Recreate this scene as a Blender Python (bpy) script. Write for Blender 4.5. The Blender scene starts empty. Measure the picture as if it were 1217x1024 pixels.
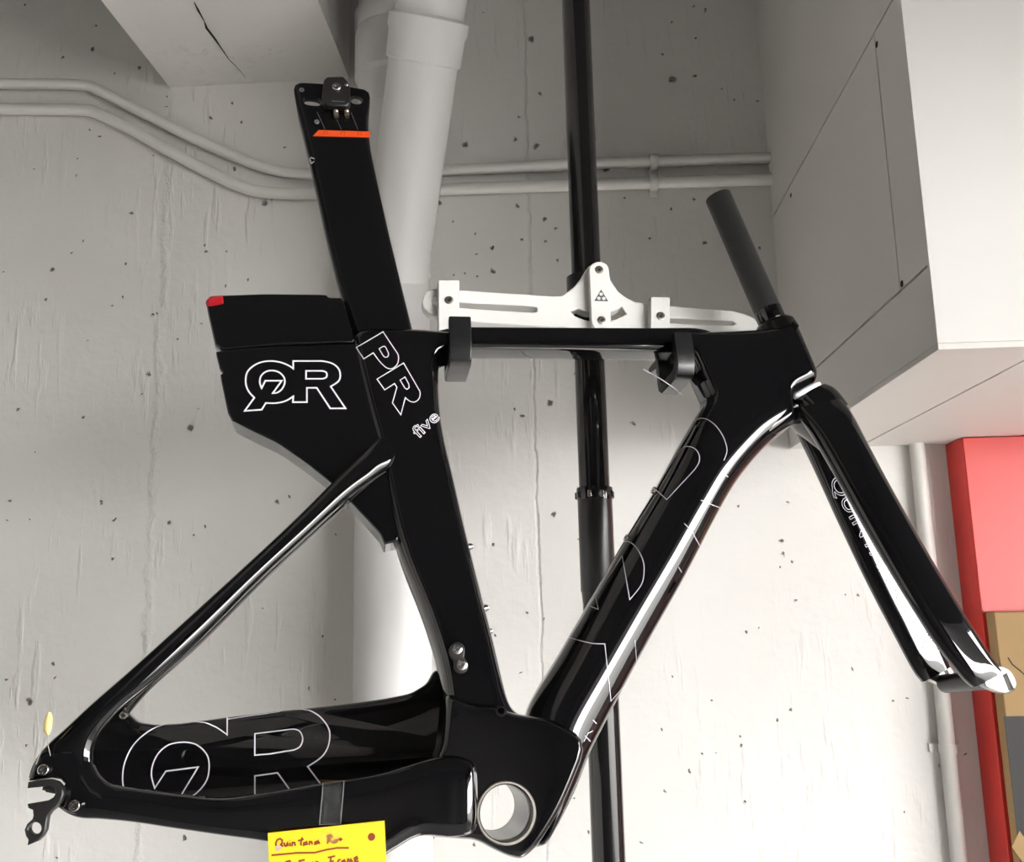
import bpy, bmesh, math, random
from mathutils import Vector, Matrix
from mathutils.geometry import tessellate_polygon
from mathutils.bvhtree import BVHTree

random.seed(7)
SC = bpy.context.scene
COL = SC.collection
IW, IH, F = 1217.0, 1024.0, 1116.0
CX, CY = IW / 2, IH / 2

# ------------------------------------------------------------------ camera
CAM = Vector((0.0, -1.40, 1.50))
Yc = Vector((57, -204, -F)).normalized()            # wall normal seen by the lens
Zc = Vector((-138, 6070, -F)); Zc = (Zc - Yc * Zc.dot(Yc)).normalized()
Xc = Yc.cross(Zc)
RW = Matrix((Xc, Yc, Zc))                           # lens vector -> room vector
camd = bpy.data.cameras.new('camera'); camo = bpy.data.objects.new('camera', camd); COL.objects.link(camo)
camd.sensor_fit = 'HORIZONTAL'; camd.sensor_width = 36.0; camd.lens = 36.0 * F / IW
camd.clip_start = 0.02
camo.matrix_world = Matrix.Translation(CAM) @ RW.to_4x4()
SC.camera = camo

# ------------------------------------------------------------------ world, sun, exposure
wd = bpy.data.worlds.new('sky'); SC.world = wd; wd.use_nodes = True
bg = wd.node_tree.nodes['Background']
bg.inputs[0].default_value = (1.0, 0.99, 0.972, 1); bg.inputs[1].default_value = 42.0
sd = bpy.data.lights.new('sun', 'SUN'); sd.energy = 150.0; sd.angle = math.radians(1.0); sd.color = (1, .965, .92)
so = bpy.data.objects.new('sun', sd); COL.objects.link(so)
so.rotation_euler = Vector((-0.85, 0.6, -1.0)).to_track_quat('-Z', 'Y').to_euler()
SC.view_settings.view_transform = 'Standard'; SC.view_settings.look = 'None'
SC.view_settings.gamma = 1.0; SC.view_settings.use_curve_mapping = False
SC.view_settings.exposure = -0.57

# ------------------------------------------------------------------ materials
def mat(name, col, rough=.5, metal=0., coat=0., spec=.5, nodes=None):
    m = bpy.data.materials.new(name); m.use_nodes = True
    b = m.node_tree.nodes['Principled BSDF']
    b.inputs['Base Color'].default_value = (*col, 1); b.inputs['Roughness'].default_value = rough
    b.inputs['Metallic'].default_value = metal; b.inputs['Coat Weight'].default_value = coat
    b.inputs['Coat Roughness'].default_value = .02
    b.inputs['Specular IOR Level'].default_value = spec
    if nodes: nodes(m.node_tree, b)
    return m

def n_(nt, t, **kw):
    n = nt.nodes.new(t)
    for k, v in kw.items():
        if k in n.inputs: n.inputs[k].default_value = v
        else: setattr(n, k, v)
    return n

def grain(scale=300, amt=.15, dist=.0004, colvar=None):
    def f(nt, b):
        tc = n_(nt, 'ShaderNodeTexCoord'); no = n_(nt, 'ShaderNodeTexNoise', Scale=scale, Detail=4.0)
        nt.links.new(tc.outputs['Object'], no.inputs['Vector'])
        bp = n_(nt, 'ShaderNodeBump', Strength=amt, Distance=dist)
        nt.links.new(no.outputs[0], bp.inputs['Height']); nt.links.new(bp.outputs[0], b.inputs['Normal'])
        if colvar:
            c = b.inputs['Base Color'].default_value[:]
            no2 = n_(nt, 'ShaderNodeTexNoise', Scale=colvar[0], Detail=5.0)
            nt.links.new(tc.outputs['Object'], no2.inputs['Vector'])
            mx = n_(nt, 'ShaderNodeMix', data_type='RGBA'); 
            mx.inputs[6].default_value = c; mx.inputs[7].default_value = (*[x * colvar[1] for x in c[:3]], 1)
            nt.links.new(no2.outputs[0], mx.inputs[0]); nt.links.new(mx.outputs[2], b.inputs['Base Color'])
    return f

def wall_nodes(pits=True, seams=()):
    """painted cast concrete: faint blotches, drips and trowel marks, blow holes, board seams"""
    def f(nt, b):
        L = nt.links.new
        tc = n_(nt, 'ShaderNodeTexCoord')
        geo = tc.outputs['Object']
        big = n_(nt, 'ShaderNodeTexNoise', Scale=2.2, Detail=6.0); L(geo, big.inputs['Vector'])
        cr = n_(nt, 'ShaderNodeValToRGB')
        cr.color_ramp.elements[0].position = .3; cr.color_ramp.elements[0].color = (.66, .645, .62, 1)
        cr.color_ramp.elements[1].position = .7; cr.color_ramp.elements[1].color = (.76, .745, .72, 1)
        L(big.outputs[0], cr.inputs[0])
        col = cr.outputs[0]
        # vertical brush drips
        mp = n_(nt, 'ShaderNodeMapping'); mp.inputs['Scale'].default_value = (70, 70, 11)
        L(geo, mp.inputs[0])
        dr = n_(nt, 'ShaderNodeTexNoise', Scale=1.0, Detail=3.0); L(mp.outputs[0], dr.inputs['Vector'])
        msk = n_(nt, 'ShaderNodeTexNoise', Scale=4.5, Detail=2.0); L(geo, msk.inputs['Vector'])
        mr = n_(nt, 'ShaderNodeMapRange'); mr.inputs[1].default_value = .48; mr.inputs[2].default_value = .66
        L(msk.outputs[0], mr.inputs[0])
        dmr = n_(nt, 'ShaderNodeMapRange'); dmr.inputs[1].default_value = .55; dmr.inputs[2].default_value = .72
        L(dr.outputs[0], dmr.inputs[0])
        mul = n_(nt, 'ShaderNodeMath', operation='MULTIPLY'); L(dmr.outputs[0], mul.inputs[0]); L(mr.outputs[0], mul.inputs[1])
        fine = n_(nt, 'ShaderNodeTexNoise', Scale=45.0, Detail=6.0); L(geo, fine.inputs['Vector'])
        fm = n_(nt, 'ShaderNodeMath', operation='MULTIPLY'); fm.inputs[1].default_value = .6; L(fine.outputs[0], fm.inputs[0])
        h = n_(nt, 'ShaderNodeMath', operation='ADD'); L(mul.outputs[0], h.inputs[0]); L(fm.outputs[0], h.inputs[1])
        hh = h.outputs[0]
        if pits:
            for sc, rad, keep in ((24, .085, .945), (9, .052, .88), (55, .12, .965)):
                # ragged blow holes: jittered cells, most of them skipped
                wob = n_(nt, 'ShaderNodeTexNoise', Scale=120.0, Detail=2.0); L(geo, wob.inputs['Vector'])
                va = n_(nt, 'ShaderNodeVectorMath', operation='MULTIPLY_ADD')
                va.inputs[1].default_value = (.011,) * 3; L(wob.outputs[1], va.inputs[0]); L(geo, va.inputs[2])
                sw = n_(nt, 'ShaderNodeSeparateXYZ'); L(va.outputs[0], sw.inputs[0])
                cm = n_(nt, 'ShaderNodeCombineXYZ'); L(sw.outputs[0], cm.inputs[0]); L(sw.outputs[2], cm.inputs[1])
                vo = n_(nt, 'ShaderNodeTexVoronoi', voronoi_dimensions='2D', Scale=float(sc)); L(cm.outputs[0], vo.inputs['Vector'])
                sep = n_(nt, 'ShaderNodeSeparateColor'); L(vo.outputs['Color'], sep.inputs[0])
                k = n_(nt, 'ShaderNodeMath', operation='GREATER_THAN'); k.inputs[1].default_value = keep; L(sep.outputs[0], k.inputs[0])
                d = n_(nt, 'ShaderNodeMapRange'); d.inputs[1].default_value = rad * .45; d.inputs[2].default_value = rad
                d.inputs[3].default_value = 1; d.inputs[4].default_value = 0; L(vo.outputs['Distance'], d.inputs[0])
                pm = n_(nt, 'ShaderNodeMath', operation='MULTIPLY'); L(k.outputs[0], pm.inputs[0]); L(d.outputs[0], pm.inputs[1])
                mx = n_(nt, 'ShaderNodeMix', data_type='RGBA'); mx.inputs[7].default_value = (.16, .15, .14, 1)
                L(pm.outputs[0], mx.inputs[0]); L(col, mx.inputs[6]); col = mx.outputs[2]
                s = n_(nt, 'ShaderNodeMath', operation='MULTIPLY_ADD'); s.inputs[1].default_value = -2.0
                L(pm.outputs[0], s.inputs[0]); L(hh, s.inputs[2]); hh = s.outputs[0]
        if seams:
            sx = n_(nt, 'ShaderNodeSeparateXYZ'); L(geo, sx.inputs[0])
            sn = n_(nt, 'ShaderNodeTexNoise', Scale=22.0, Detail=8.0, Roughness=.7); L(geo, sn.inputs['Vector'])
            for x0, wdt, amp, dark in seams:
                a = n_(nt, 'ShaderNodeMath', operation='MULTIPLY_ADD'); a.inputs[1].default_value = wdt * 2.4; a.inputs[2].default_value = -x0 - wdt * 1.2
                L(sn.outputs[0], a.inputs[0])
                ad = n_(nt, 'ShaderNodeMath', operation='ADD'); L(a.outputs[0], ad.inputs[0]); L(sx.outputs[0], ad.inputs[1])
                ab = n_(nt, 'ShaderNodeMath', operation='ABSOLUTE'); L(ad.outputs[0], ab.inputs[0])
                d = n_(nt, 'ShaderNodeMapRange'); d.inputs[1].default_value = 0; d.inputs[2].default_value = wdt * .5
                d.inputs[3].default_value = 1; d.inputs[4].default_value = 0; L(ab.outputs[0], d.inputs[0])
                br = n_(nt, 'ShaderNodeMath', operation='MULTIPLY'); L(d.outputs[0], br.inputs[0]); L(fine.outputs[0], br.inputs[1])
                s = n_(nt, 'ShaderNodeMath', operation='MULTIPLY_ADD'); s.inputs[1].default_value = amp
                L(br.outputs[0], s.inputs[0]); L(hh, s.inputs[2]); hh = s.outputs[0]
                if dark:
                    mx = n_(nt, 'ShaderNodeMix', data_type='RGBA'); mx.inputs[7].default_value = (.42, .40, .38, 1)
                    q = n_(nt, 'ShaderNodeMath', operation='MULTIPLY'); q.inputs[1].default_value = dark; L(br.outputs[0], q.inputs[0])
                    L(q.outputs[0], mx.inputs[0]); L(col, mx.inputs[6]); col = mx.outputs[2]
        bp = n_(nt, 'ShaderNodeBump', Strength=.75, Distance=.0030)
        L(hh, bp.inputs['Height']); L(bp.outputs[0], b.inputs['Normal'])
        L(col, b.inputs['Base Color'])
    return f

M = {}
M['concrete_beam'] = mat('beam_paint', (.66, .64, .61), .75, nodes=wall_nodes(False))
M['board'] = mat('board_paint', (.70, .68, .65), .55, nodes=grain(40, .08, .001, (3, .94)))
M['board_side'] = M['board']
M['street'] = mat('street_paving', (.05, .049, .048), .8, nodes=grain(30, .2, .002, (2, .85)))
M['floor'] = mat('floor_tiles', (.27, .266, .26), .6, nodes=grain(30, .2, .002, (2, .85)))
M['sidewall'] = mat('side_wall_paint', (.16, .155, .15), .8, nodes=grain(40, .1, .002))
M['frontwall'] = mat('front_wall_paint', (.20, .185, .17), .7, nodes=grain(20, .1, .002, (2, .7)))
M['reflect_dark'] = mat('reflection_darkener', (.035, .03, .028), .5, nodes=grain(30, .1, .001, (3, .6)))  # for the unseen block that darkens the paint's reflections
M['ceiling'] = mat('ceiling_paint', (.10, .097, .095), .8, nodes=grain(40, .1, .002))
M['pvc'] = mat('pvc_paint', (.73, .725, .72), .42, nodes=grain(60, .05, .0008, (5, .95)))
M['conduit'] = mat('conduit_paint', (.70, .69, .66), .45, nodes=grain(80, .08, .0006, (8, .94)))
M['gloss'] = mat('gloss_black_paint', (.0035, .0035, .0042), .035, coat=.45, spec=.42, nodes=grain(6, .03, .0006))
M['satin'] = mat('satin_black', (.004, .004, .0045), .22, spec=.35, nodes=grain(400, .05, .0001))
M['carbon'] = mat('raw_carbon', (.022, .023, .022), .42, nodes=grain(200, .12, .0002, (60, .6)))
M['rubber'] = mat('black_rubber', (.012, .012, .013), .26, nodes=grain(300, .1, .0002))
M['darkmetal'] = mat('black_anodised', (.014, .0135, .013), .35, metal=.0, nodes=grain(500, .1, .0001))
M['steel'] = mat('steel', (.72, .70, .68), .22, metal=1., nodes=grain(200, .05, .0001))
M['dropmetal'] = mat('polished_dropout', (.42, .41, .40), .3, metal=1., nodes=grain(200, .05, .0001))
M['ring'] = mat('bearing_alloy', (.30, .28, .25), .4, metal=1., nodes=grain(200, .05, .0001))
M['brass'] = mat('barrel_nut', (.62, .50, .40), .3, metal=1., nodes=grain(200, .05, .0001))
M['silver'] = mat('pale_anodised_alloy', (.86, .85, .82), .32, metal=.0, nodes=grain(700, .05, .0001))
M['socket'] = mat('bolt_socket', (.03, .03, .03), .5, nodes=grain(200, .05, .0001))
M['grey'] = mat('grey_print', (.13, .13, .135), .4, nodes=grain(200, .02, .0001))
M['pole'] = mat('pole_black', (.006, .006, .0065), .10, coat=.3, nodes=grain(40, .03, .0003))
M['polesat'] = mat('sleeve_black', (.016, .0155, .015), .3, nodes=grain(400, .1, .0002))
M['line'] = mat('white_outline_print', (.80, .78, .84), .35, nodes=grain(200, .02, .0001))
M['hair'] = mat('thin_outline_print', (.56, .54, .60), .35, nodes=grain(200, .02, .0001))
M['orange'] = mat('orange_print', (.85, .085, .012), .4, nodes=grain(200, .02, .0001))
M['red'] = mat('red_lens', (.42, .008, .014), .18, coat=.5, nodes=grain(100, .02, .0001))
M['redpanel'] = mat('red_panel_paint', (.60, .028, .022), .38, nodes=grain(30, .04, .0005, (4, .95)))
M['smudge'] = mat('pale_ink_smudge', (.55, .42, .38), .5, nodes=grain(200, .02, .0001))
M['card'] = mat('yellow_card', (.95, .60, .008), .55, nodes=grain(300, .05, .0001, (20, .97)))
M['ink'] = mat('brown_ink', (.23, .035, .006), .6, nodes=grain(200, .02, .0001))
M['paleyellow'] = mat('pale_yellow_paper', (.72, .62, .26), .6, nodes=grain(200, .1, .0002))
M['thread'] = mat('thread', (.45, .42, .38), .6, nodes=grain(200, .02, .0001))
M['cardboard'] = mat('cardboard', (.36, .23, .10), .75, nodes=grain(120, .2, .0004, (9, .85)))
M['blackprint'] = mat('black_print', (.012, .010, .009), .6, nodes=grain(120, .1, .0003))
M['hole'] = mat('hole_shadow', (.02, .018, .017), .9, nodes=grain(50, .1, .0003))
def tape_nodes(nt, b):
    b.inputs['Alpha'].default_value = .04; b.inputs['Specular IOR Level'].default_value = .25
    no = n_(nt, 'ShaderNodeTexNoise', Scale=60.0); bp = n_(nt, 'ShaderNodeBump', Strength=.03, Distance=.0002)
    nt.links.new(no.outputs[0], bp.inputs['Height']); nt.links.new(bp.outputs[0], b.inputs['Normal'])
M['tape'] = mat('clear_tape', (.8, .8, .8), .12, nodes=tape_nodes)
M['tape_edge'] = mat('tape_edge', (.32, .32, .32), .3, nodes=grain(100, .02, .0001))

# ------------------------------------------------------------------ helpers
def ray(px, py):
    return RW @ Vector(((px - CX) / F, -(py - CY) / F, -1.0))
def PY(px, py, Y):                                  # point of the room at depth Y from the wall plane
    d = ray(px, py); return CAM + d * ((Y - CAM.y) / d.y)
def PX(px, py, X):
    d = ray(px, py); return CAM + d * ((X - CAM.x) / d.x)

def link(name, me, m, parent=None):
    o = bpy.data.objects.new(name, me); COL.objects.link(o)
    if m is not None:
        if isinstance(m, str): m = M[m]
        me.materials.append(m)
    if parent is not None: o.parent = parent
    return o
def mesh(name, vs, fs, smooth=False):
    me = bpy.data.meshes.new(name); me.from_pydata([tuple(v) for v in vs], [], fs); me.update()
    bm = bmesh.new(); bm.from_mesh(me); bmesh.ops.recalc_face_normals(bm, faces=bm.faces); bm.to_mesh(me); bm.free()
    if smooth:
        for p in me.polygons: p.use_smooth = True
    return me
def wn(o):
    md = o.modifiers.new('wn', 'WEIGHTED_NORMAL'); md.keep_sharp = True; md.weight = 90
def bev(o, w, seg=2, ang=35):
    md = o.modifiers.new('bv', 'BEVEL'); md.width = w; md.segments = seg; md.limit_method = 'ANGLE'; md.angle_limit = math.radians(ang)
    for p in o.data.polygons: p.use_smooth = True
    wn(o)
def empty(name, mtx=None):
    o = bpy.data.objects.new(name, None); COL.objects.link(o); o.empty_display_size = .05
    if mtx is not None: o.matrix_world = mtx
    return o
def tag(o, label=None, cat=None, group=None, kind=None):
    if label: o['label'] = label
    if cat: o['category'] = cat
    if group: o['group'] = group
    if kind: o['kind'] = kind
    return o
def box_me(name, a, b):
    x0, y0, z0 = a; x1, y1, z1 = b
    vs = [(x0, y0, z0), (x1, y0, z0), (x1, y1, z0), (x0, y1, z0), (x0, y0, z1), (x1, y0, z1), (x1, y1, z1), (x0, y1, z1)]
    return mesh(name, vs, [(0, 1, 2, 3), (4, 5, 6, 7), (0, 1, 5, 4), (1, 2, 6, 5), (2, 3, 7, 6), (3, 0, 4, 7)])
def box(name, a, b, m, parent=None, bevel=0):
    o = link(name, box_me(name, a, b), m, parent)
    if bevel: bev(o, bevel)
    return o

def catmull(pts, k=6, closed=False):
    """smooth a list of tuples/vectors of any length"""
    n = len(pts); out = []
    rng = range(n) if closed else range(n - 1)
    for i in rng:
        p = [pts[(i + j) % n] if closed else pts[min(max(i + j, 0), n - 1)] for j in (-1, 0, 1, 2)]
        for s in range(k):
            t = s / k
            out.append(tuple(.5 * (2 * b + (c - a) * t + (2 * a - 5 * b + 4 * c - d) * t * t + (3 * b - a - 3 * c + d) * t ** 3)
                             for a, b, c, d in zip(*p)))
    if not closed: out.append(tuple(pts[-1]))
    return out
def chaikin(pts, it=2, cut=.25):
    for _ in range(it):
        o = []
        for i in range(len(pts)):
            a, b = pts[i], pts[(i + 1) % len(pts)]
            o.append(tuple(x * (1 - cut) + y * cut for x, y in zip(a, b))); o.append(tuple(x * cut + y * (1 - cut) for x, y in zip(a, b)))
        pts = o
    return pts

def sweep_me(name, pts, rad, seg=20, cap=True):
    """round bar along 3-D points; rad is a number or a list"""
    pts = [Vector(p) for p in pts]; n = len(pts)
    if not isinstance(rad, (list, tuple)): rad = [rad] * n
    vs = []; fs = []
    up = None
    for i, p in enumerate(pts):
        t = (pts[min(i + 1, n - 1)] - pts[max(i - 1, 0)])
        t = t.normalized() if t.length > 1e-9 else Vector((0, 0, 1))
        if up is None:
            up = t.orthogonal().normalized()
        up = (up - t * up.dot(t)).normalized(); s = t.cross(up)
        for k in range(seg):
            a = 2 * math.pi * k / seg
            vs.append(p + (up * math.cos(a) + s * math.sin(a)) * rad[i])
    for i in range(n - 1):
        for k in range(seg):
            k2 = (k + 1) % seg
            fs.append((i * seg + k, i * seg + k2, (i + 1) * seg + k2, (i + 1) * seg + k))
    me_caps = []
    if cap: me_caps = [tuple(range(seg))[::-1], tuple((n - 1) * seg + k for k in range(seg))]
    me = mesh(name, vs, fs + me_caps, True)
    nf = len(fs)
    for p in me.polygons:
        if p.index >= nf: p.use_smooth = False
    if cap: 
        me.attributes.new('sharp_edge', 'BOOLEAN', 'EDGE') if 'sharp_edge' not in me.attributes else None
        sh = me.attributes['sharp_edge'].data
        for e in me.edges:
            i, j = e.vertices
            if i // seg == j // seg and i // seg in (0, n - 1): sh[e.index].value = True
    return me
def sweep(name, pts, rad, m, parent=None, seg=20, cap=True):
    return link(name, sweep_me(name, pts, rad, seg, cap), m, parent)
def lathe_profile(name, p0, axis, prof, m, parent=None, seg=32):
    """revolve (distance along axis, radius) pairs about a line; closed ends are rows of radius 0"""
    p0 = Vector(p0); axis = Vector(axis).normalized(); u = axis.orthogonal().normalized(); v = axis.cross(u)
    vs = []; fs = []
    for d, r in prof:
        for k in range(seg):
            a = 2 * math.pi * k / seg
            vs.append(p0 + axis * d + (u * math.cos(a) + v * math.sin(a)) * max(r, 1e-5))
    for i in range(len(prof) - 1):
        for k in range(seg):
            k2 = (k + 1) % seg
            fs.append((i * seg + k, i * seg + k2, (i + 1) * seg + k2, (i + 1) * seg + k))
    o = link(name, mesh(name, vs, fs, True), m, parent)
    md = o.modifiers.new('es', 'EDGE_SPLIT'); md.split_angle = math.radians(35)
    return o

# a flat-faced moulded body: outline in (x, z), rounded rims, thickness along y
def slab_me(name, outer, c, h, r, holes=(), steps=5, rd=None, cfun=None, hfun=None):
    def area(p): return .5 * sum(p[i][0] * p[(i + 1) % len(p)][1] - p[(i + 1) % len(p)][0] * p[i][1] for i in range(len(p)))
    rd = min(r if rd is None else rd, h * .999)
    loops = [list(outer)] + [list(x) for x in holes]
    loops = [l if area(l) > 0 else l[::-1] for l in loops]
    vs = []; fs = []; caps = {}
    for li, lp in enumerate(loops):
        n = len(lp); sgn = 1 if li == 0 else -1
        rr = r if li == 0 else min(r, .0012)
        nrm = []
        for i in range(n):
            a, b, d = Vector(lp[i - 1]), Vector(lp[i]), Vector(lp[(i + 1) % n])
            e1 = (b - a); e2 = (d - b)
            e1 = e1.normalized() if e1.length > 1e-9 else Vector((1, 0)); e2 = e2.normalized() if e2.length > 1e-9 else e1
            m1 = Vector((-e1.y, e1.x)); m2 = Vector((-e2.y, e2.x)); mm = m1 + m2
            mm = mm.normalized() if mm.length > 1e-6 else m1
            nrm.append(mm / max(mm.dot(m1), .5) * sgn)
        rows = []
        for side in (-1, 1):
            ks = range(steps, -1, -1) if side == -1 else range(0, steps + 1)
            for k in ks:
                t = math.pi / 2 * k / steps
                ins = rr * (1 - math.cos(t)); rdd = rd if li == 0 else min(rd, .0012)
                y = side * (h - rdd + rdd * math.sin(t))
                row = []
                for i in range(n):
                    q = Vector(lp[i]) + nrm[i] * ins
                    cc = c + (cfun(q.x, q.y) if cfun else 0)
                    row.append(len(vs)); vs.append((q.x, cc + y * (hfun(q.x, q.y) if hfun else 1), q.y))
                rows.append(row)
        for a, b in zip(rows, rows[1:]):
            for i in range(n): fs.append((a[i], a[(i + 1) % n], b[(i + 1) % n], b[i]))
        caps.setdefault(-1, []).append(rows[0]); caps.setdefault(1, []).append(rows[-1])
    for s, rws in caps.items():
        flat = [i for rw in rws for i in rw]
        tri = tessellate_polygon([[Vector((vs[i][0], vs[i][2], 0)) for i in rw] for rw in rws])
        fs += [tuple(flat[j] for j in t) for t in tri]
    return mesh(name, vs, fs, True)

# a lofted tube: stations (A, B, c, h, n) with A and B its two edges
def loft_me(name, st, sub=6, seg=36):
    rows = []
    flat = [(*a, *b, c, h, n) for a, b, c, h, n in st]
    flat = catmull(flat, sub) if sub > 1 else flat
    vs = []; fs = []
    for ax, az, bx, bz, c, h, n in flat:
        mx, mz, ux, uz = (ax + bx) / 2, (az + bz) / 2, (bx - ax) / 2, (bz - az) / 2
        for k in range(seg):
            t = 2 * math.pi * k / seg
            cs, sn = math.cos(t), math.sin(t)
            p = math.copysign(abs(cs) ** (2 / n), cs); q = math.copysign(abs(sn) ** (2 / n), sn)
            vs.append((mx + ux * p, c + h * q, mz + uz * p))
    N = len(flat)
    for i in range(N - 1):
        for k in range(seg):
            k2 = (k + 1) % seg
            fs.append((i * seg + k, i * seg + k2, (i + 1) * seg + k2, (i + 1) * seg + k))
    fs += [tuple(range(seg)), tuple((N - 1) * seg + k for k in range(seg))]
    me = mesh(name, vs, fs, True)
    sh = me.attributes.new('sharp_edge', 'BOOLEAN', 'EDGE').data
    for e in me.edges:
        i, j = e.vertices
        if i // seg == j // seg and i // seg in (0, N - 1): sh[e.index].value = True
    return me

# ================================================================== SETTING
WALL_X0, WALL_X1, CEIL, FRONT = -2.6, 1.70, 2.75, -4.6
seam_mid = PY(636, 520, 0).x; seam_l = PY(186, 520, 0).x
M['wall'] = mat('painted_cast_concrete', (.7, .69, .66), .62,
                nodes=wall_nodes(True, ((seam_mid, .007, -1.6, .25), (seam_l, .016, 1.2, .0))))
w = box('wall_back', (WALL_X0, 0, -.02), (WALL_X1, .2, CEIL + .1), 'wall'); tag(w, 'white painted concrete wall behind the hanging frame', kind='structure')
fl = box('floor', (WALL_X0, FRONT, -.1), (WALL_X1, .0, 0), 'floor'); tag(fl, 'grey concrete shop floor', kind='structure')
ce = box('ceiling', (WALL_X0, FRONT, CEIL), (WALL_X1, 0, CEIL + .12), 'ceiling'); tag(ce, 'dark grey ceiling', kind='structure')
wl = box('wall_left', (WALL_X0 - .1, FRONT, -.02), (WALL_X0, .0, CEIL), 'board'); tag(wl, 'grey side wall', kind='structure')
wf = box('wall_front', (WALL_X0 - .1, FRONT - .1, -.02), (WALL_X1 + .1, FRONT, CEIL + .12), 'frontwall'); tag(wf, 'grey wall behind the photographer', kind='structure')
wr = box('wall_right', (WALL_X1, FRONT, 1.97), (WALL_X1 + .12, .2, CEIL + .12), 'sidewall'); tag(wr, 'lintel above the open shop front', kind='structure')
wr2 = box('wall_right', (WALL_X1, -.85, -.02), (WALL_X1 + .12, .2, 1.97), 'board'); tag(wr2, 'unseen wall end added to block raking light beside the shop front', kind='structure')  # added out of view to cut light raking along the back wall
wr3 = box('wall_right', (WALL_X1, FRONT, -.02), (WALL_X1 + .12, -3.8, 1.97), 'sidewall'); tag(wr3, 'unseen pier added to keep the far shop front out of reflections', kind='structure')  # added out of view so the chain stay mirrors less bright opening
fs_ = box('floor_street', (WALL_X1, -16, -.12), (22, 16, -.01), 'street'); tag(fs_, 'sunlit pavement in front of the shop', kind='structure')
sh = box('trim_3', (WALL_X0 + .01, FRONT + .001, .0005), (.9, FRONT + .35, 2.15), 'reflect_dark'); tag(sh, 'unseen dark block added to darken reflections, behind the photographer', kind='structure')  # unseen block, added only to give the glossy paint something dark to mirror
aw = box('ceiling_light_blocker', (WALL_X1 + .12, -9, 2.3), (5.5, -2.0, 2.34), 'ceiling'); tag(aw, 'unseen slab added to block sun and high sky over the shop front', kind='structure')  # added out of view to hold back sun and high sky
aw2 = box('ceiling_light_blocker', (WALL_X1 + .12, -1.0, 2.3), (5.5, 3, 2.34), 'ceiling'); tag(aw2, 'awning over the end of the shop front', kind='structure')  # second added blocker; the gap between them lets a sun patch in
LEDGE = 0.0
# boxed soffit on the right
sx0 = PY(931, 366, 0).x
cor = PX(1121, 414, sx0)                             # nearest lower corner
syn, szb = cor.y, cor.z
sof = box('trim_1', (sx0, syn, szb + .004), (WALL_X1, -.0005, CEIL - .0005), 'board')
tag(sof, 'white boxed soffit hanging from the ceiling on the right', kind='structure')
# boards: side access panel and two underside boards with an open joint
pa = [PX(1046, 38, sx0), PX(940, 228, sx0), PX(975, 437, sx0), PX(1077, 346, sx0)]
ys = [p.y for p in pa]; zs = [p.z for p in pa]
ya, yb = (pa[0].y + pa[3].y) / 2, -.03
ztop = (pa[0].z + pa[1].z) / 2; zbot = (pa[2].z + pa[3].z) / 2
g = .0013
def side_board(z0, z1, y0, y1):
    o = box('panel', (sx0 - .006, y0, z0), (sx0 + .001, y1, z1), 'board_side', sof)
side_board(zbot + g, ztop - g, ya + g, -.0008)
side_board(szb + .0042, zbot - g, syn, -.0008)
side_board(ztop + g, CEIL - .001, syn, -.0008)
side_board(zbot + g, ztop - g, syn, ya - g)
ja = PY(1200, 435, 0); 
def PZ(px, py, Z):
    d = ray(px, py); return CAM + d * ((Z - CAM.z) / d.z)
j1, j2 = PZ(1190, 440, szb), PZ(1050, 514, szb)
xj = (j1.x + j2.x) / 2
j3 = PZ(1175, 511, szb).x
box('panel', (sx0 - .0062, syn - .0042, szb - .002), (xj - g, -.0008, szb + .004), 'board', sof, .0006)
box('panel', (xj + g, syn - .004, szb - .002), (WALL_X1 - .001, -.0008, szb + .004), 'board', sof, .0006)
box('panel', (sx0 - .0061, syn - .004, szb + .0041), (WALL_X1 - .001, syn + .001, CEIL - .001), 'board', sof, .0006)
for px, py in ((1042, 53), (940, 232), (1072, 337)):
    p = PX(px, py, sx0 - .006)
    lathe_profile('screw_hole', p + Vector((.0003, 0, 0)), (-1, 0, 0), [(0, .0038), (.0007, .0032), (.0007, 0)], 'hole', sof, 12)

# concrete beam under the ceiling, upper left
bl = PY(201, 101, 0); br = PY(415, 97, 0)
bz = (bl.z + br.z) / 2
nb = 40
random.seed(3)
bvs = []; bfs = []
for i in range(nb + 1):
    y = FRONT + (0 - .0005 - FRONT) * i / nb
    jl, jr, jz = random.uniform(-.005, .005), random.uniform(-.004, .004), random.uniform(-.002, .002)
    bvs += [(bl.x + jl, y, bz + jz), (br.x + jr, y, bz + jz), (br.x + jr * .3, y, bz + .012), (br.x, y, CEIL - .0005), (bl.x, y, CEIL - .0005), (bl.x + jl * .3, y, bz + .012)]
for i in range(nb):
    for k in range(6): bfs.append((i * 6 + k, i * 6 + (k + 1) % 6, i * 6 + 6 + (k + 1) % 6, i * 6 + 6 + k))
bfs += [tuple(range(6)), tuple(nb * 6 + k for k in range(6))]
tb = link('trim_2', mesh('trim_2', bvs, bfs), 'concrete_beam'); tag(tb, 'painted concrete beam with a crack, upper left under the ceiling', kind='structure')
ck = [PZ(x, y, bz - .0025) for x, y in ((231, 2), (236, 12), (243, 25), (246, 33), (256, 46), (262, 55), (272, 70), (284, 82), (292, 92))]
vs = []; fs = []
for i, p in enumerate(ck):
    wv = [.0008, .0022, .0008, .0026, .0024, .0014, .0009, .0007, .0004][i]
    vs += [p + Vector((-wv, 0, 0)), p + Vector((wv * .6, 0, 0))]
    if i: fs.append((2 * i - 2, 2 * i - 1, 2 * i + 1, 2 * i))
ck_o = link('crack', mesh('crack', [v + Vector((0, 0, -.0006)) for v in vs], fs), 'hole', tb)

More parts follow.
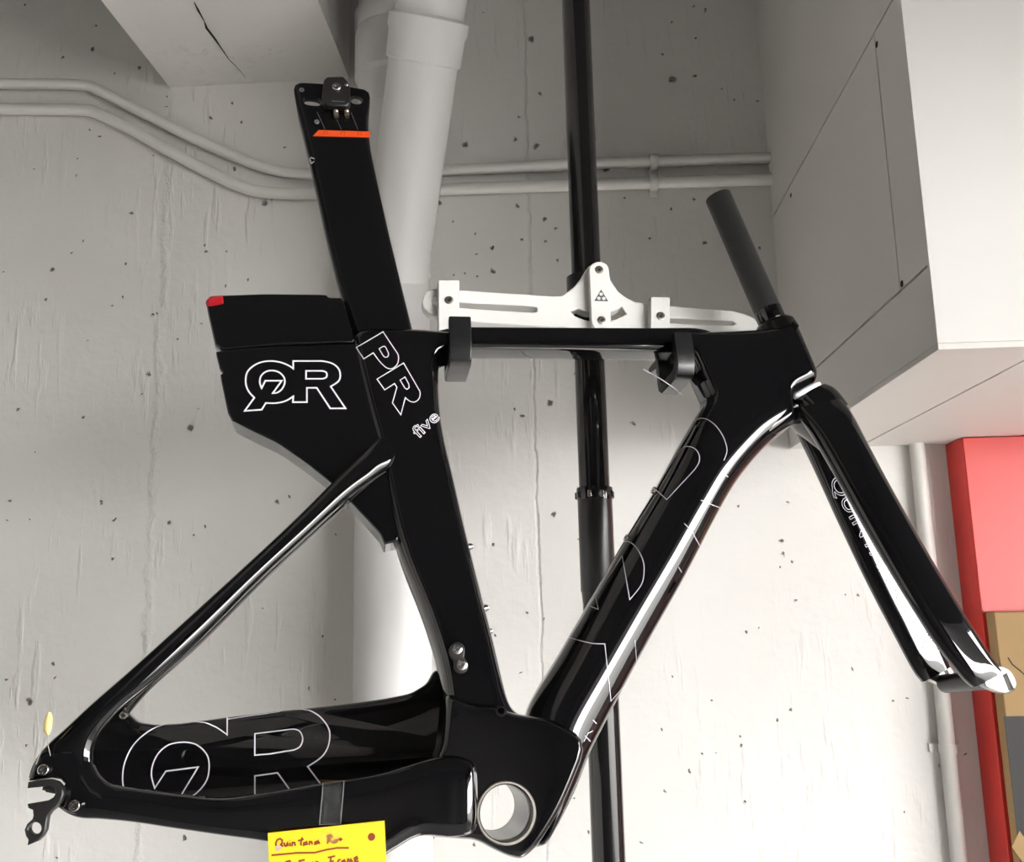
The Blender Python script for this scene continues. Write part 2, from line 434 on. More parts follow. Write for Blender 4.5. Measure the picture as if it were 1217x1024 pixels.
# ================================================================== DRAIN STACK
stack = empty('drain_stack', Matrix.Translation(PY(466, 1000, -.085) * 1.0))
tag(stack, 'thick white plastic drain stack with a slanting branch on the wall', 'drain pipe')
def w2(o): o.parent = stack; o.matrix_parent_inverse = stack.matrix_world.inverted(); return o
pc = PY(467, 600, -.085); R0 = .0535
vx = pc.x
def vz(py): return PY(467, py, -.085).z
prof = [(LEDGE, R0), (vz(330), R0), (vz(328), R0 + .003), (vz(318), R0 + .003), (vz(316), R0 + .001), (vz(100), R0 - .001), (vz(96), R0 + .005), (vz(48), R0 + .005), (vz(42), R0 + .0025), (vz(38), R0 + .006), (vz(22), R0 + .006), (vz(18), R0), (CEIL, R0)]
base = Vector((vx, -.085, 0))
w2(lathe_profile('vertical_pipe', base, (0, 0, 1), prof, 'pvc', seg=48))
q0 = Vector((vx, -.085, vz(345)))
q1 = PY(501, 90, -.235); q2 = PY(489.5, 180, -.180)
ax = (q1 - q0).normalized()
L1 = (q1 - q0).length
def along(py):                                       # distance along the branch at an image height
    best = None
    for i in range(400):
        d = L1 * 1.8 * i / 399
        p = RW.transposed() @ (q0 + ax * d - CAM)
        y = CY - F * p.y / -p.z
        if best is None or abs(y - py) < best[0]: best = (abs(y - py), d)
    return best[1]
rb = .0475
prof = [(0, rb), (along(318), rb + .0015), (along(300), rb + .0015), (along(297), rb), (along(76), rb - .0005), (along(73), rb + .0035), (along(42), rb + .0040), (along(36), rb + .0065), (along(22), rb + .0065), (along(20), rb + .001), (along(18), rb - .001), (L1 * 1.75, rb - .001)]
w2(lathe_profile('branch_pipe', q0, ax, prof, 'pvc', seg=48))

# ================================================================== CONDUITS
def conduit(paths, r, label, couplings, clips):
    root = empty('conduit', Matrix.Translation(PY(*paths[0], -.012)))
    tag(root, label, 'conduit', 'conduits along the wall')
    inv = root.matrix_world.inverted()
    sm = catmull(paths, 8)
    pts = [PY(x, y, -.012) for x, y in sm]
    o = sweep('tube', pts, r, 'conduit', root, 16); o.matrix_parent_inverse = inv
    for a, b in couplings:
        o = sweep('coupling', [PY(*a, -.012), PY(*b, -.012)], r * 1.16, 'conduit', root, 16); o.matrix_parent_inverse = inv
    for x, y in clips:
        p = PY(x, y, -.012)
        vs = []; fs = []; k = 14; wd_ = .0065
        arc = [(-r * 1.25, .0118)] + [(-r * 1.25 * math.cos(math.pi * i / k), -r * 1.3 * math.sin(math.pi * i / k)) for i in range(k + 1)] + [(r * 1.25, .0118)]
        for sx_ in (-wd_, wd_):
            for dz, dy in arc: vs.append((p.x + sx_, p.y + dy, p.z + dz))
        n = len(arc)
        for i in range(n - 1): fs.append((i, i + 1, n + i + 1, n + i))
        o = link('clip', mesh('clip', vs, fs, True), 'conduit', root); o.matrix_parent_inverse = inv
        md = o.modifiers.new('so', 'SOLIDIFY'); md.thickness = .0016
        # ear with its screw below the tube
        e = box('clip_ear', (p.x - wd_, -.004, p.z - r * 1.25 - .009), (p.x + wd_, -.0005, p.z - r * 1.1), 'conduit', root, .001); e.matrix_parent_inverse = inv
    return root
conduit([(-160, 99), (0, 99.5), (94, 101), (116, 107), (159, 128.5), (227, 162.6), (287, 189), (325, 202), (367, 207), (440, 205.5), (528, 202.5), (636, 197.5), (710, 194), (925, 187)], .0088,
        'upper of the two horizontal white conduits crossing the wall', [((636, 197.5), (667, 196.2))], [(777, 191.5)])
conduit([(-160, 129.2), (0, 129.7), (94, 130.5), (119, 136), (162, 157), (227, 193), (280, 219), (314, 228.5), (374, 230), (440, 228), (526, 225), (673, 220), (710, 219), (925, 212.5)], .0096,
        'lower of the two horizontal white conduits crossing the wall', [], [(777, 216.5)])
vc = empty('vertical_conduit', Matrix.Translation(PY(1138, 1024, -.013)))
tag(vc, 'vertical white conduit on the wall beside the red panel', 'conduit', 'conduits along the wall')
inv = vc.matrix_world.inverted()
pa_, pb_ = PY(1091, 530, -.013), PY(1137, 1010, -.013)
xm = (pa_.x + pb_.x) / 2
o = sweep('tube', [(xm, -.013, LEDGE), (xm, -.013, szb - .002)], .0105, 'conduit', vc, 16); o.matrix_parent_inverse = inv
pcl = PY(1126, 889, -.013)
o = box('clip', (xm - .022, -.005, pcl.z - .006), (xm + .022, -.0005, pcl.z + .006), 'conduit', vc, .001); o.matrix_parent_inverse = inv
o = sweep('clip_band', [(xm, -.013, pcl.z - .006), (xm, -.013, pcl.z + .006)], .0122, 'conduit', vc, 16); o.matrix_parent_inverse = inv

# ================================================================== RED PANEL AND CARTON
ra = PY(1143.5, 519, -.062); rl = ra.x
rp = box('red_panel', (rl, -.062, LEDGE + .0003), (WALL_X1 - .02, -.0008, szb - .003), 'redpanel', None, .0015)
tag(rp, 'tall bright red painted panel standing against the wall, lower right', 'panel')
CF = -.090
c0 = PY(1181, 727, CF)
cbx = empty('cardboard_carton', Matrix.Translation((c0.x, -.075, LEDGE)))
tag(cbx, 'tall brown cardboard carton with a black printed panel before red panel', 'box')
inv = cbx.matrix_world.inverted()
o = box('carton_body', (c0.x, CF, LEDGE + .0003), (c0.x + .55, -.064, c0.z), 'cardboard', cbx, .002); o.matrix_parent_inverse = inv
pr = PY(1193, 851, CF)
ctop, cleft = pr.z, pr.x
o = box('printed_panel', (cleft, CF - .0006, LEDGE + .1), (c0.x + .50, CF + .0002, ctop), 'blackprint', cbx); o.matrix_parent_inverse = inv
dm = PY(1214, 1006, CF - .001)
s = .012
o = link('diamond_mark', mesh('diamond_mark', [(dm.x - s, CF - .0008, dm.z), (dm.x, CF - .0008, dm.z - s * 1.6), (dm.x + s, CF - .0008, dm.z), (dm.x, CF - .0008, dm.z + s * 1.6)], [(0, 1, 2, 3)]), 'cardboard', cbx); o.matrix_parent_inverse = inv
ta = [PY(x, y, CF - .0003) for x, y in ((1198, 781), (1203, 789), (1213, 797), (1222, 806))]
o = sweep('crease', ta, .0007, 'blackprint', cbx, 6); o.matrix_parent_inverse = inv

# ================================================================== THE BICYCLE FRAME (own plane)
BY = Vector((433 - CX, -(873 - CY), -F)).normalized()
BY = RW @ BY                                          # axle direction, away from the lens
BZ = Vector((0, 0, 1)); BZ = (BZ - BY * BZ.dot(BY)).normalized(); BX = BY.cross(BZ)
DB = .80
BO = CAM + ray(600, 966) * (DB / ray(600, 966).dot(BY))
BM = Matrix((BX, BY, BZ)).transposed().to_4x4(); BM.translation = BO
BI = BM.inverted()
CL = BI @ CAM
def LR(px, py): return (BI.to_3x3() @ ray(px, py))
def PL(px, py, c=0.):
    d = LR(px, py); t = (c - CL.y) / d.y; p = CL + d * t; return (p.x, p.z)
def P3(px, py, c=0.):
    x, z = PL(px, py, c); return Vector((x, c, z))

bike = empty('bicycle_frame', BM)
tag(bike, 'glossy black carbon triathlon bicycle frame and fork hanging from the stand', 'bicycle frame')
BV = {}
def bvh(o):
    me = o.data
    BV[o.name] = BVHTree.FromPolygons([v.co.copy() for v in me.vertices], [tuple(p.vertices) for p in me.polygons]); return o
def slab(name, px, c, h, r, m, parent, holes=(), sm=0, cp=None, rd=None, cfun=None, steps=5, cut=.25, hfun=None):
    cp = c - h * .5 if cp is None else cp
    out = [PL(x, y, cp) for x, y in px]
    if sm: out = chaikin(out, sm, cut)
    hs = [[PL(x, y, cp) for x, y in hh] for hh in holes]
    o = link(name, slab_me(name, out, c, h, r, hs, steps, rd, cfun, hfun), m, parent); wn(o); return bvh(o)
def loft(name, st, m, parent, sub=6, seg=40):
    s2 = [(PL(*a, c), PL(*b, c), c, h, n) for a, b, c, h, n in st]
    return bvh(link(name, loft_me(name, s2, sub, seg), m, parent))
def circ(x, y, r, n=40, ry=None): return [(x + r * math.cos(2 * math.pi * i / n), y + (ry or r) * math.sin(2 * math.pi * i / n)) for i in range(n)]

def ramp(y0, v0, y1, v1):                            # value by height, eased, from image row y0 to y1
    za, zb = PL(500, y0, 0)[1], PL(500, y1, 0)[1]
    def f(x, z_):
        t = min(1, max(0, (z_ - za) / (zb - za))); t = t * t * (3 - 2 * t); return v0 + (v1 - v0) * t
    return f
# --- seat tube
seat = slab('seat_tube', [(411, 390), (492, 391), (524, 394), (560, 395), (560, 420), (524, 424), (521, 440), (522, 479), (527, 519), (538.7, 565.7), (552, 625), (563, 669), (575, 718), (585, 757), (596, 806), (604, 838), (616, 848), (632, 862), (632, 900), (530, 900), (528, 850), (523, 800), (513, 762), (499, 721), (483, 683), (470, 645), (459, 600), (448, 540), (434, 490), (421, 435)],
            0, .0220, .010, 'gloss', bike, sm=2, rd=.0150, hfun=ramp(560, 1.0, 880, 1.5))
# --- top tube
top = loft('top_tube', [((512, 397), (512, 416), 0, .008, 4), ((540, 394.5), (540, 420.5), 0, .0165, 5), ((560, 394.5), (560, 420.5), 0, .0165, 5), ((660, 395), (660, 421.5), 0, .0165, 5), ((760, 395.3), (760, 423), 0, .0165, 5), ((822, 395.5), (822, 424), 0, .0165, 5), ((850, 399), (850, 424), 0, .008, 4)], 'gloss', bike)
# --- head tube
head = slab('head_tube', [(800, 395), (829.5, 395), (902, 392), (919, 389), (943, 379.5), (948, 388), (975, 451), (943, 466.5), (945, 481), (948, 500), (915, 522), (880, 552), (850, 575), (812, 535), (826, 505), (842, 475), (833, 455), (824.6, 436), (818, 424), (800, 423)],
            0, .021, .011, 'gloss', bike, sm=2, rd=.014, cut=.15)
# --- down tube
down = loft('down_tube', [((848, 462), (956, 494), 0, .022, 2.6), ((838, 477), (947, 501), 0, .0235, 2.5), ((824, 500), (912, 528), 0, .026, 2.35), ((805, 533), (878, 567), 0, .028, 2.25), ((780, 579), (852, 609), 0, .028, 2.25), ((743, 641), (812, 686), 0, .028, 2.25), ((705, 707), (768, 764), 0, .029, 2.3), ((663, 779), (727, 840), 0, .031, 2.35), ((627, 842), (700, 892), 0, .033, 2.4), ((630, 880), (684, 930), 0, .035, 2.5), ((645, 918), (670, 957), 0, .036, 2.5), ((645, 955), (655, 982), 0, .036, 2.5), ((634, 986), (643, 1000), 0, .033, 2.5), ((624, 992), (632, 1006), 0, .018, 2.5)], 'gloss', bike)
# --- bottom bracket junction with a through bore
bbx, bby = 601.5, 965.5
bore = circ(bbx, bby, 32.5, 48, 35.5)
junc = slab('bottom_bracket_junction', [(530, 822), (560, 836), (590, 838), (606, 846), (628, 850), (652, 852), (700, 880), (668, 959), (641, 1003), (621, 1021), (605, 1018), (586, 1009), (566, 998), (540, 996.5), (500, 993), (478, 985), (470, 950), (500, 922), (523, 896), (528, 850)],
            0, .0430, .0055, 'gloss', bike, holes=[bore], sm=2, cp=-.034, rd=.012, cut=.2, steps=6)
# bearing shell
pn = P3(bbx, bby, -.0440)
rr_o = (P3(bbx + 33, bby, -.0440) - pn).length * 1.075; rr_i = rr_o * .875
lathe_profile('bearing_shell', pn + Vector((0, -.0012, 0)), (0, 1, 0), [(0.0012, rr_i), (0, rr_i + .0008), (0, rr_o - .0008), (.0008, rr_o), (.089, rr_o), (.089, rr_i), (.0885, rr_i * .985), (.070, rr_i * .985), (.070, rr_i), (.012, rr_i), (.012, rr_i * .97), (.008, rr_i * .97), (.008, rr_i), (.0012, rr_i)], 'ring', bike, 56)
lathe_profile('bore_sleeve', pn + Vector((0, .010, 0)), (0, 1, 0), [(0, rr_i * .999), (0, rr_i * .975), (.072, rr_i * .975), (.072, rr_i * .999), (0, rr_i * .999)], 'satin', bike, 48)

# --- chain stays and seat stays
near_cs = loft('chain_stay', [((104, 893), (66, 956), -.060, .0075, 2.6), ((112, 908), (82, 967), -.060, .0085, 2.5), ((121, 923), (98, 972), -.060, .0095, 2.4), ((134, 931.5), (120, 973), -.060, .0100, 2.4), ((160, 936), (160, 976.5), -0.0585, 0.0105, 3), ((211, 943), (211, 984), -0.0558, 0.011, 3.4), ((264, 947.5), (264, 991.6), -0.0531, 0.0115, 3.6), ((318, 941), (318, 999), -0.0503, 0.012, 3.8), ((380, 930.5), (384, 1012), -0.0471, 0.0125, 3.8), ((430, 923), (436, 1026), -0.0445, 0.013, 3.8), ((462, 916), (466, 1010), -0.0429, 0.0132, 3.8), ((500, 904), (498, 993), -0.0410, 0.0135, 3.8), ((535, 897), (535, 994), -0.0390, 0.014, 3.8), ((559, 903), (559, 990), -0.0378, 0.0142, 3.8), ((566, 912), (566, 982), -.025, .0145, 3.4)], 'gloss', bike)
far_cs = slab('chain_stay', [(120, 838), (143, 838), (151, 847), (163, 858), (185, 861), (215, 859.5), (270, 852), (330, 845), (400, 838), (455, 831), (486, 825), (505, 814), (514, 797), (560, 795), (560, 920), (300, 985), (120, 975), (100, 900)],
              .062, .010, .006, 'gloss', bike, sm=2, cp=.052, rd=.006, cfun=lambda x, z: -.0 + .022 * max(-.45, min(0.0, -x - .40)) - max(0, x + .16) * .20, cut=.15)
near_ss = loft('seat_stay', [((478, 496), (496, 528), .004, .009, 2.4), ((446, 523.5), (470, 553), -.0150, .0105, 2.4), ((420, 549), (446, 569), -.0205, .0100, 2.4), ((395.5, 573), (415, 592), -.0265, .0092, 2.3), ((348, 620), (368, 635), -.034, .0085, 2.3), ((290, 674), (310, 688.5), -.043, .0080, 2.3), ((215, 742.5), (237, 761.5), -.053, .0080, 2.3), ((154.5, 797), (180, 813), -.059, .0080, 2.4), ((110, 836), (146, 841), -.0605, .0080, 2.5), ((80, 864), (121, 868), -.061, .0078, 2.6), ((53, 889), (112, 888), -.061, .0075, 2.8), ((40, 908), (111, 905), -.061, .0072, 3.0), ((35, 924), (116, 922), -.061, .0068, 3.2)], 'gloss', bike)
far_ss = loft('seat_stay', [((455, 535), (475, 556), .012, .009, 2.4), ((400, 577), (421, 594), .022, .008, 2.3), ((348, 624), (369, 639), .030, .008, 2.3), ((290, 678), (313, 691), .038, .008, 2.3), ((215, 747), (240, 764), .046, .008, 2.3), ((160, 800), (182, 816), .050, .008, 2.3), ((120, 838), (150, 852), .052, .008, 2.4)], 'gloss', bike)
# --- drive-side dropout, derailleur hanger, bolts
drop = slab('dropout', [(52, 890), (41.6, 905), (35, 924), (34, 929), (70, 923), (80, 935), (78, 955), (72, 960), (83, 966), (92, 968), (100, 958), (102, 930), (98, 905), (92, 885)], -.0625, .0060, .004, 'gloss', bike, sm=1)
hang = slab('derailleur_hanger', [(33, 929), (46, 926.5), (60, 925.5), (69, 928.5), (75, 936), (75.5, 944), (72, 953), (66, 960), (61, 964), (57, 970), (56, 976), (54.5, 986.5), (51, 993), (45, 999), (32, 1004.5), (33, 998), (30, 993), (28.5, 986), (32, 978.5), (38, 973), (39, 969), (38.4, 962.5), (33, 960), (32, 955), (57, 950.8), (63, 947), (66, 942), (64, 937), (58, 934), (32, 936.5)],
            -.0705, .0035, .0014, 'darkmetal', bike, holes=[circ(41.5, 984, 7.2, 20)], cp=-.074)
def bolt(name, px, py, c, rpx, m, parent, hgt=.0025, dirv=(0, -1, 0)):
    p = P3(px, py, c); r = (P3(px + rpx, py, c) - p).length
    root = lathe_profile(name, p, dirv, [(-.004, r), (hgt * .7, r), (hgt, r * .82), (hgt, r * .45), (hgt * .3, r * .42), (hgt * .3, 0)], m, parent, 24)
    s_ = lathe_profile('hex_socket', p, dirv, [(hgt * .35, r * .40), (hgt * .4, 0)], 'socket', root, 6)
    return root
bolt('dropout_bolt', 52, 914.5, -.0715, 6.8, 'steel', bike)
bolt('dropout_bolt', 89, 957, -.0715, 6.8, 'steel', bike)
lathe_profile('adjuster_screw', P3(61, 938, -.070), (-1, 0, .25), [(-.004, .0022), (.003, .0022), (.003, .0015), (.0055, .0015), (.0055, 0)], 'darkmetal', bike, 12)
bolt('brake_bolt', 147, 850, .040, 4.5, 'steel', bike)

# --- rear storage box behind the seat tube
stor = slab('storage_box', [(256.5, 417), (256.8, 422), (261, 439), (264.5, 443), (261.2, 445.5), (272, 497.5), (300, 512), (329.6, 526), (362.8, 549), (394, 574), (416, 595.6), (437, 618), (452, 635), (457, 647), (460, 646), (474, 643), (474, 600), (464, 556), (453, 497), (444, 450), (431, 408), (404, 408.0), (330, 410.8)],
            0, .0195, .0016, 'gloss', bike, sm=1, cut=.12, cp=-.0190, rd=.002)
lid = slab('storage_lid', [(245.5, 357), (251, 350.5), (267, 349.5), (318, 347.8), (388, 348.8), (391, 352.3), (408, 353), (424, 407.8), (404, 407.8), (330, 410.6), (256.4, 416.7), (245, 366)], 0, .0195, .0022, 'gloss', stor, sm=1, cut=.12, cp=-.0190, rd=.006)
slab('rear_reflector', [(243.2, 356.5), (249, 350), (267.5, 349.2), (269, 361.5), (267, 363.3), (246, 367.2)], 0, .0202, .004, 'red', stor, sm=1, cp=-.0195, cut=.15, rd=.005)

# --- seat post with head clamp
post = slab('seat_post', [(349, 107), (351, 100.5), (357, 98), (384, 99.5), (414, 103), (433, 106), (438.5, 110), (440, 117), (438.3, 135), (438, 150), (441, 177), (451, 224), (463, 277), (477, 335), (491, 391), (497, 420), (430, 420), (419, 391), (402, 341), (387.5, 280), (375.5, 224), (364, 174), (354, 133)],
            0, .0125, .006, 'satin', bike, holes=[catmull([(360, 119), (363, 115.5), (378, 117), (382, 122), (378, 126), (364, 124.5)], 4, True), catmull([(416, 118), (420, 114.5), (427, 115.5), (431, 120), (427, 124), (419, 123)], 4, True)], sm=1, cut=.15, cp=-.0115, rd=.007, hfun=ramp(126, .20, 150, 1.0), cfun=ramp(126, -.0100, 150, 0.0))
clampb = slab('post_clamp', [(384.5, 95), (388.5, 91), (408, 90.5), (413.5, 97), (416, 104), (416.5, 122), (412, 126), (386, 124), (382, 118)], -.010, .0105, .002, 'darkmetal', post, sm=1, cut=.12, cp=-.0200)
bolt('clamp_bolt', 400, 104, -.0205, 5.2, 'steel', post)
bolt('set_screw', 411.5, 101, -.0205, 2.2, 'steel', post, .001)
for x, y in ((358.5, 107), (376.5, 145)):
    bolt('post_screw', x, y, -.0125, 3.0, 'grey', post, .001)
for x in (399, 412):
    a, b = P3(x, 131, -.0150), P3(x + .8, 139, -.0150)
    lathe_profile('barrel_nut', a, b - a, [(0, 0), (0, .0021), (.0018, .0026), (.003, .0021), (.0045, .0026), ((b - a).length, .0022), ((b - a).length, 0)], 'brass', post, 16)

# --- fork, steerer, headset collar
fork = loft('fork', [((938, 478), (976, 461), 0, .021, 2.8), ((941, 487), (985, 466), 0, .024, 2.8), ((945, 496), (994, 477), 0, .027, 2.7), ((949, 505), (1003, 492), -.002, .028, 2.6), ((962, 518), (1006, 508), -.004, .022, 2.4), ((982, 540), (1006, 532), -.006, .008, 2.2)], 'gloss', bike)
near_bl = loft('fork_blade', [((946, 487), (998, 476), -.020, .010, 2.8), ((957, 503), (1012, 495), -.026, .0115, 2.7), ((975, 532), (1027, 523), -.031, .0115, 2.5), ((1006, 587), (1056, 577), -.037, .0108, 2.4), ((1043, 652), (1092, 641), -.042, .0100, 2.4), ((1085, 722), (1130, 706), -.046, .0092, 2.4), ((1118, 772), (1157, 750), -.048, .0088, 2.5), ((1145, 806), (1178, 782), -.049, .0080, 2.6), ((1156, 816), (1192, 797), -.049, .0062, 2.8)], 'gloss', fork)
far_bl = loft('fork_blade', [((942, 500), (980, 492), .020, .010, 2.7), ((949, 516), (988, 512), .026, .011, 2.5), ((968, 556), (1004, 548), .031, .011, 2.3), ((996, 618), (1034, 608), .037, .0108, 2.2), ((1030, 690), (1068, 676), .042, .0100, 2.2), ((1062, 752), (1100, 735), .046, .0092, 2.2), ((1085, 795), (1119, 770), .048, .0085, 2.3), ((1096, 810), (1128, 792), .049, .0065, 2.6)], 'gloss', fork)
a, b = P3(853.2, 233.5, 0), P3(913.5, 372, 0)
rs = (P3(866, 229, 0) - P3(840.5, 239, 0)).length / 2
axs = (b - a).normalized(); Ls = (b - a).length
lathe_profile('steerer_tube', a, axs, [(.003, rs * .8), (0, rs * .84), (0, rs * .97), (.001, rs), (Ls + .06, rs)], 'carbon', fork, 40)
lathe_profile('steerer_bore', a, axs, [(.0005, rs * .82), (.03, rs * .8), (.03, 0)], 'socket', fork, 32)
lathe_profile('headset_spacer', a + axs * (Ls - .004), axs, [(0, rs), (.0005, rs * 1.035), (.013, rs * 1.035), (.0135, rs * 1.02)], 'gloss', bike, 40)
lathe_profile('headset_cap', a + axs * (Ls + .0095), axs, [(0, rs * 1.03), (.001, rs * 1.25), (.0045, rs * 1.5), (.014, rs * 1.6), (.014, 0)], 'satin', bike, 40)
slab('crown_gap', [(943, 468), (973, 452), (977, 458), (946, 473)], 0, .0215, .002, 'line', fork, sm=1, cp=-.02, cut=.2)
# dropouts of the fork with a spacer axle between
for c, cx_, cy_ in ((-.050, 1195, 806), (.049, 1124, 799)):
    k = 1 if c < 0 else .85
    px = [(-14, -15), (-4, -16), (6, -10), (12, 0), (14, 8), (10, 15), (3, 18), (-6, 17), (-16, 13), (-26, 8), (-24, -6)]
    hole = [(-3, -4), (1, -6), (9, 12), (4, 14)]
    slab('fork_dropout', [(cx_ + x * k, cy_ + y * k) for x, y in px], c, .0042, .0014, 'dropmetal', fork, holes=[[(cx_ + x * k, cy_ + y * k) for x, y in hole]], sm=1, cp=c - .004)
a, b = P3(1181, 806, -.044), P3(1126, 801, .044)
lathe_profile('spacer_axle', P3(1190, 806, -.041), (0, 1, 0), [(0, 0), (0, .0085), (.083, .0085), (.083, 0)], 'darkmetal', fork, 24)

# --- front derailleur mount plate, small fittings
SF = -.0220 * ramp(560, 1.0, 880, 1.5)(0, PL(545, 782, 0)[1])
fdp = slab('derailleur_plate', [(533, 772), (537, 765), (545, 762), (552, 767), (552.5, 776), (551, 781), (556, 787), (556.5, 795), (551, 800.5), (543, 799.5), (539, 794), (540, 786), (535, 780)], SF - .001, .0026, .001, 'darkmetal', bike, sm=1, cp=SF - .003)
bolt('derailleur_plate_bolt', 543.5, 771.5, SF - .0034, 5.6, 'steel', fdp, .0015)
bolt('derailleur_plate_bolt', 549, 790, SF - .0042, 6.2, 'steel', fdp, .0015)
lathe_profile('cable_port', P3(593, 845, -.034), (0, -1, 0), [(-.01, .0045), (.012, .0045), (.0125, .0038), (.0125, .0026), (.004, .0026), (.004, 0)], 'satin', bike, 20)
for x, y in ((558, 651), (576.5, 724), (581, 752)):
    p = P3(x, y, -.006)
    lathe_profile('cable_boss', p + Vector((-.006, 0, 0)), (1, 0, .2), [(0, .0032), (.007, .0032), (.009, .0022), (.009, 0)], 'steel', bike, 14)
for x, y in ((775, 581), (743, 638)):
    p = P3(x + 3, y + 2, -.004)
    lathe_profile('bottle_boss', p, (-.8, 0, .5), [(-.004, .0036), (.002, .0036), (.003, .0026), (.003, 0)], 'steel', bike, 14)

# --- printed outlines: thin ribbons laid on the painted surface
def dens(pl, step=2.0, closed=False):
    out = []; n = len(pl)
    for i in range(n if closed else n - 1):
        (x0, y0), (x1, y1) = pl[i], pl[(i + 1) % n]
        k = max(1, int(math.hypot(x1 - x0, y1 - y0) / step))
        for j in range(k): out.append((x0 + (x1 - x0) * j / k, y0 + (y1 - y0) * j / k))
    if not closed: out.append(pl[-1])
    return out
def cast(objs, px, py):
    d = LR(px, py).normalized(); best = None
    for t in objs:
        h = BV[t.name].ray_cast(CL, d)
        if h[0] is not None and (best is None or h[3] < best[3]): best = h
    return best
def ribbons(name, paths, objs, wpx, m, parent, off=.00035):
    vs = []; fs = []
    for pl, closed in paths:
        pts = dens(pl, 2.0, closed); hits = [cast(objs, *p) for p in pts]
        run = []
        def flush(run, cl):
            n = len(run)
            if n < 2: return
            b0 = len(vs)
            for i, (p, nn) in enumerate(run):
                a = run[(i - 1) % n][0] if cl else run[max(i - 1, 0)][0]
                c = run[(i + 1) % n][0] if cl else run[min(i + 1, n - 1)][0]
                s1 = (p - a); s2 = (c - p)
                s1 = s1.normalized() if s1.length > 1e-7 else s2.normalized(); s2 = s2.normalized() if s2.length > 1e-7 else s1
                t = (s1 + s2); t = t.normalized() if t.length > 1e-6 else s1
                sd_ = nn.cross(t).normalized(); k = 1 / max(t.dot(s1), .45)
                hw = wpx * .00072 / 2 * k
                q = p + nn * off
                vs.append(q + sd_ * hw); vs.append(q - sd_ * hw)
            for i in range(n if cl else n - 1):
                j = (i + 1) % n
                fs.append((b0 + 2 * i, b0 + 2 * i + 1, b0 + 2 * j + 1, b0 + 2 * j))
        for h in hits:
            if h is None:
                flush(run, False); run = []; closed = False; continue
            p, nn = h[0], h[1]
            if nn.dot(CL - p) < 0: nn = -nn
            if run and (p - run[-1][0]).length > .02: flush(run, False); run = []; closed = False
            run.append((p, nn))
        flush(run, closed)
    if not vs: return None
    me = bpy.data.meshes.new(name); me.from_pydata([tuple(v) for v in vs], [], fs); me.update()
    return link(name, me, m, parent)
def Z(pts, ox, oy, s): return [(ox + x / s, oy + y / s) for x, y in pts]
def arc(pts, k=5): return catmull(pts, k)

z = lambda p: Z(p, 230, 330, 5.12)
qo = [(312, 810), (370, 730)] + arc([(370, 730), (335, 690), (318, 640), (325, 580), (360, 540), (410, 515), (470, 507), (530, 515), (580, 535), (607, 553)])[1:] + [(607, 507), (770, 507)] + arc([(780, 507), (840, 520), (880, 550), (893, 590), (882, 630), (835, 662)]) + [(925, 795), (832, 795), (750, 670), (690, 670), (690, 757), (605, 757), (607, 722)] + arc([(607, 722), (560, 750), (500, 763), (440, 762)])[1:] + [(415, 803)]
qi = arc([(415, 672), (404, 640), (410, 600), (440, 572), (480, 565), (520, 575), (550, 605), (555, 640), (540, 675), (512, 698), (483, 702)]) + [(537, 627), (437, 627)]
rh = [(685, 567), (785, 567)] + arc([(785, 567), (806, 575), (812, 591), (806, 607), (785, 615)])[1:] + [(685, 615)]
o = ribbons('logo_outline', [(z(qo), True), (z(qi), True), (z(rh), True)], [stor], 1.9, 'line', stor); tag(o, 'white outlined letters QR with a seven in the Q')
z = lambda p: Z(p, 400, 370, 6.025)
po = [(143, 258), (333, 147)] + arc([(333, 147), (415, 270), (440, 310), (443, 350), (430, 385), (395, 410), (355, 402), (310, 360), (263, 297)])[1:] + [(195, 340)]
ph = arc([(305, 268), (343, 250), (365, 285), (372, 305), (365, 325), (345, 327), (330, 312)]) 
ro = [(290, 485), (480, 370)] + arc([(480, 370), (575, 535), (598, 580), (590, 625), (560, 648), (525, 643), (492, 618)])[1:] + [(460, 740), (400, 655), (432, 543), (415, 517), (345, 562)]
rhh = [(455, 492), (490, 470), (517, 520), (520, 545), (505, 558), (490, 550)]
o = ribbons('logo_outline', [(z(po), True), (z(ph), True), (z(ro), True), (z(rhh), True)], [seat, stor], 1.15, 'line', seat); tag(o, 'white outlined letters PR')
# text outlines from the built-in typeface
def text_loops(body):
    cu = bpy.data.curves.new('t', 'FONT'); cu.body = body; cu.fill_mode = 'NONE'; cu.resolution_u = 4
    ob = bpy.data.objects.new('t', cu); COL.objects.link(ob)
    dg = bpy.context.evaluated_depsgraph_get(); dg.update()
    me = ob.evaluated_get(dg).to_mesh()
    adj = {}
    for e in me.edges:
        a, b = e.vertices; adj.setdefault(a, []).append(b); adj.setdefault(b, []).append(a)
    co = [(v.co.x, v.co.y) for v in me.vertices]; seen = set(); loops = []
    for s_ in adj:
        if s_ in seen: continue
        lp = [s_]; seen.add(s_); cur = s_
        while True:
            nx = [q for q in adj[cur] if q not in seen]
            if not nx: break
            cur = nx[0]; seen.add(cur); lp.append(cur)
        loops.append([co[i] for i in lp])
    ob.evaluated_get(dg).to_mesh_clear(); bpy.data.objects.remove(ob); bpy.data.curves.remove(cu)
    return loops
def place_text(body, x0, y0, x1, y1, height):
    lp = text_loops(body); xs = [p[0] for l in lp for p in l]; wd_ = max(xs) - min(xs); mn = min(xs)
    L = math.hypot(x1 - x0, y1 - y0); ux, uy = (x1 - x0) / L, (y1 - y0) / L
    return [([(x0 + ux * (p[0] - mn) / wd_ * L + uy * p[1] * height, y0 + uy * (p[0] - mn) / wd_ * L - ux * p[1] * height) for p in l], True) for l in lp]
o = ribbons('model_name', place_text('five', 498, 521, 523, 497, 21), [seat], 0.9, 'line', seat); tag(o, 'small outlined word five')
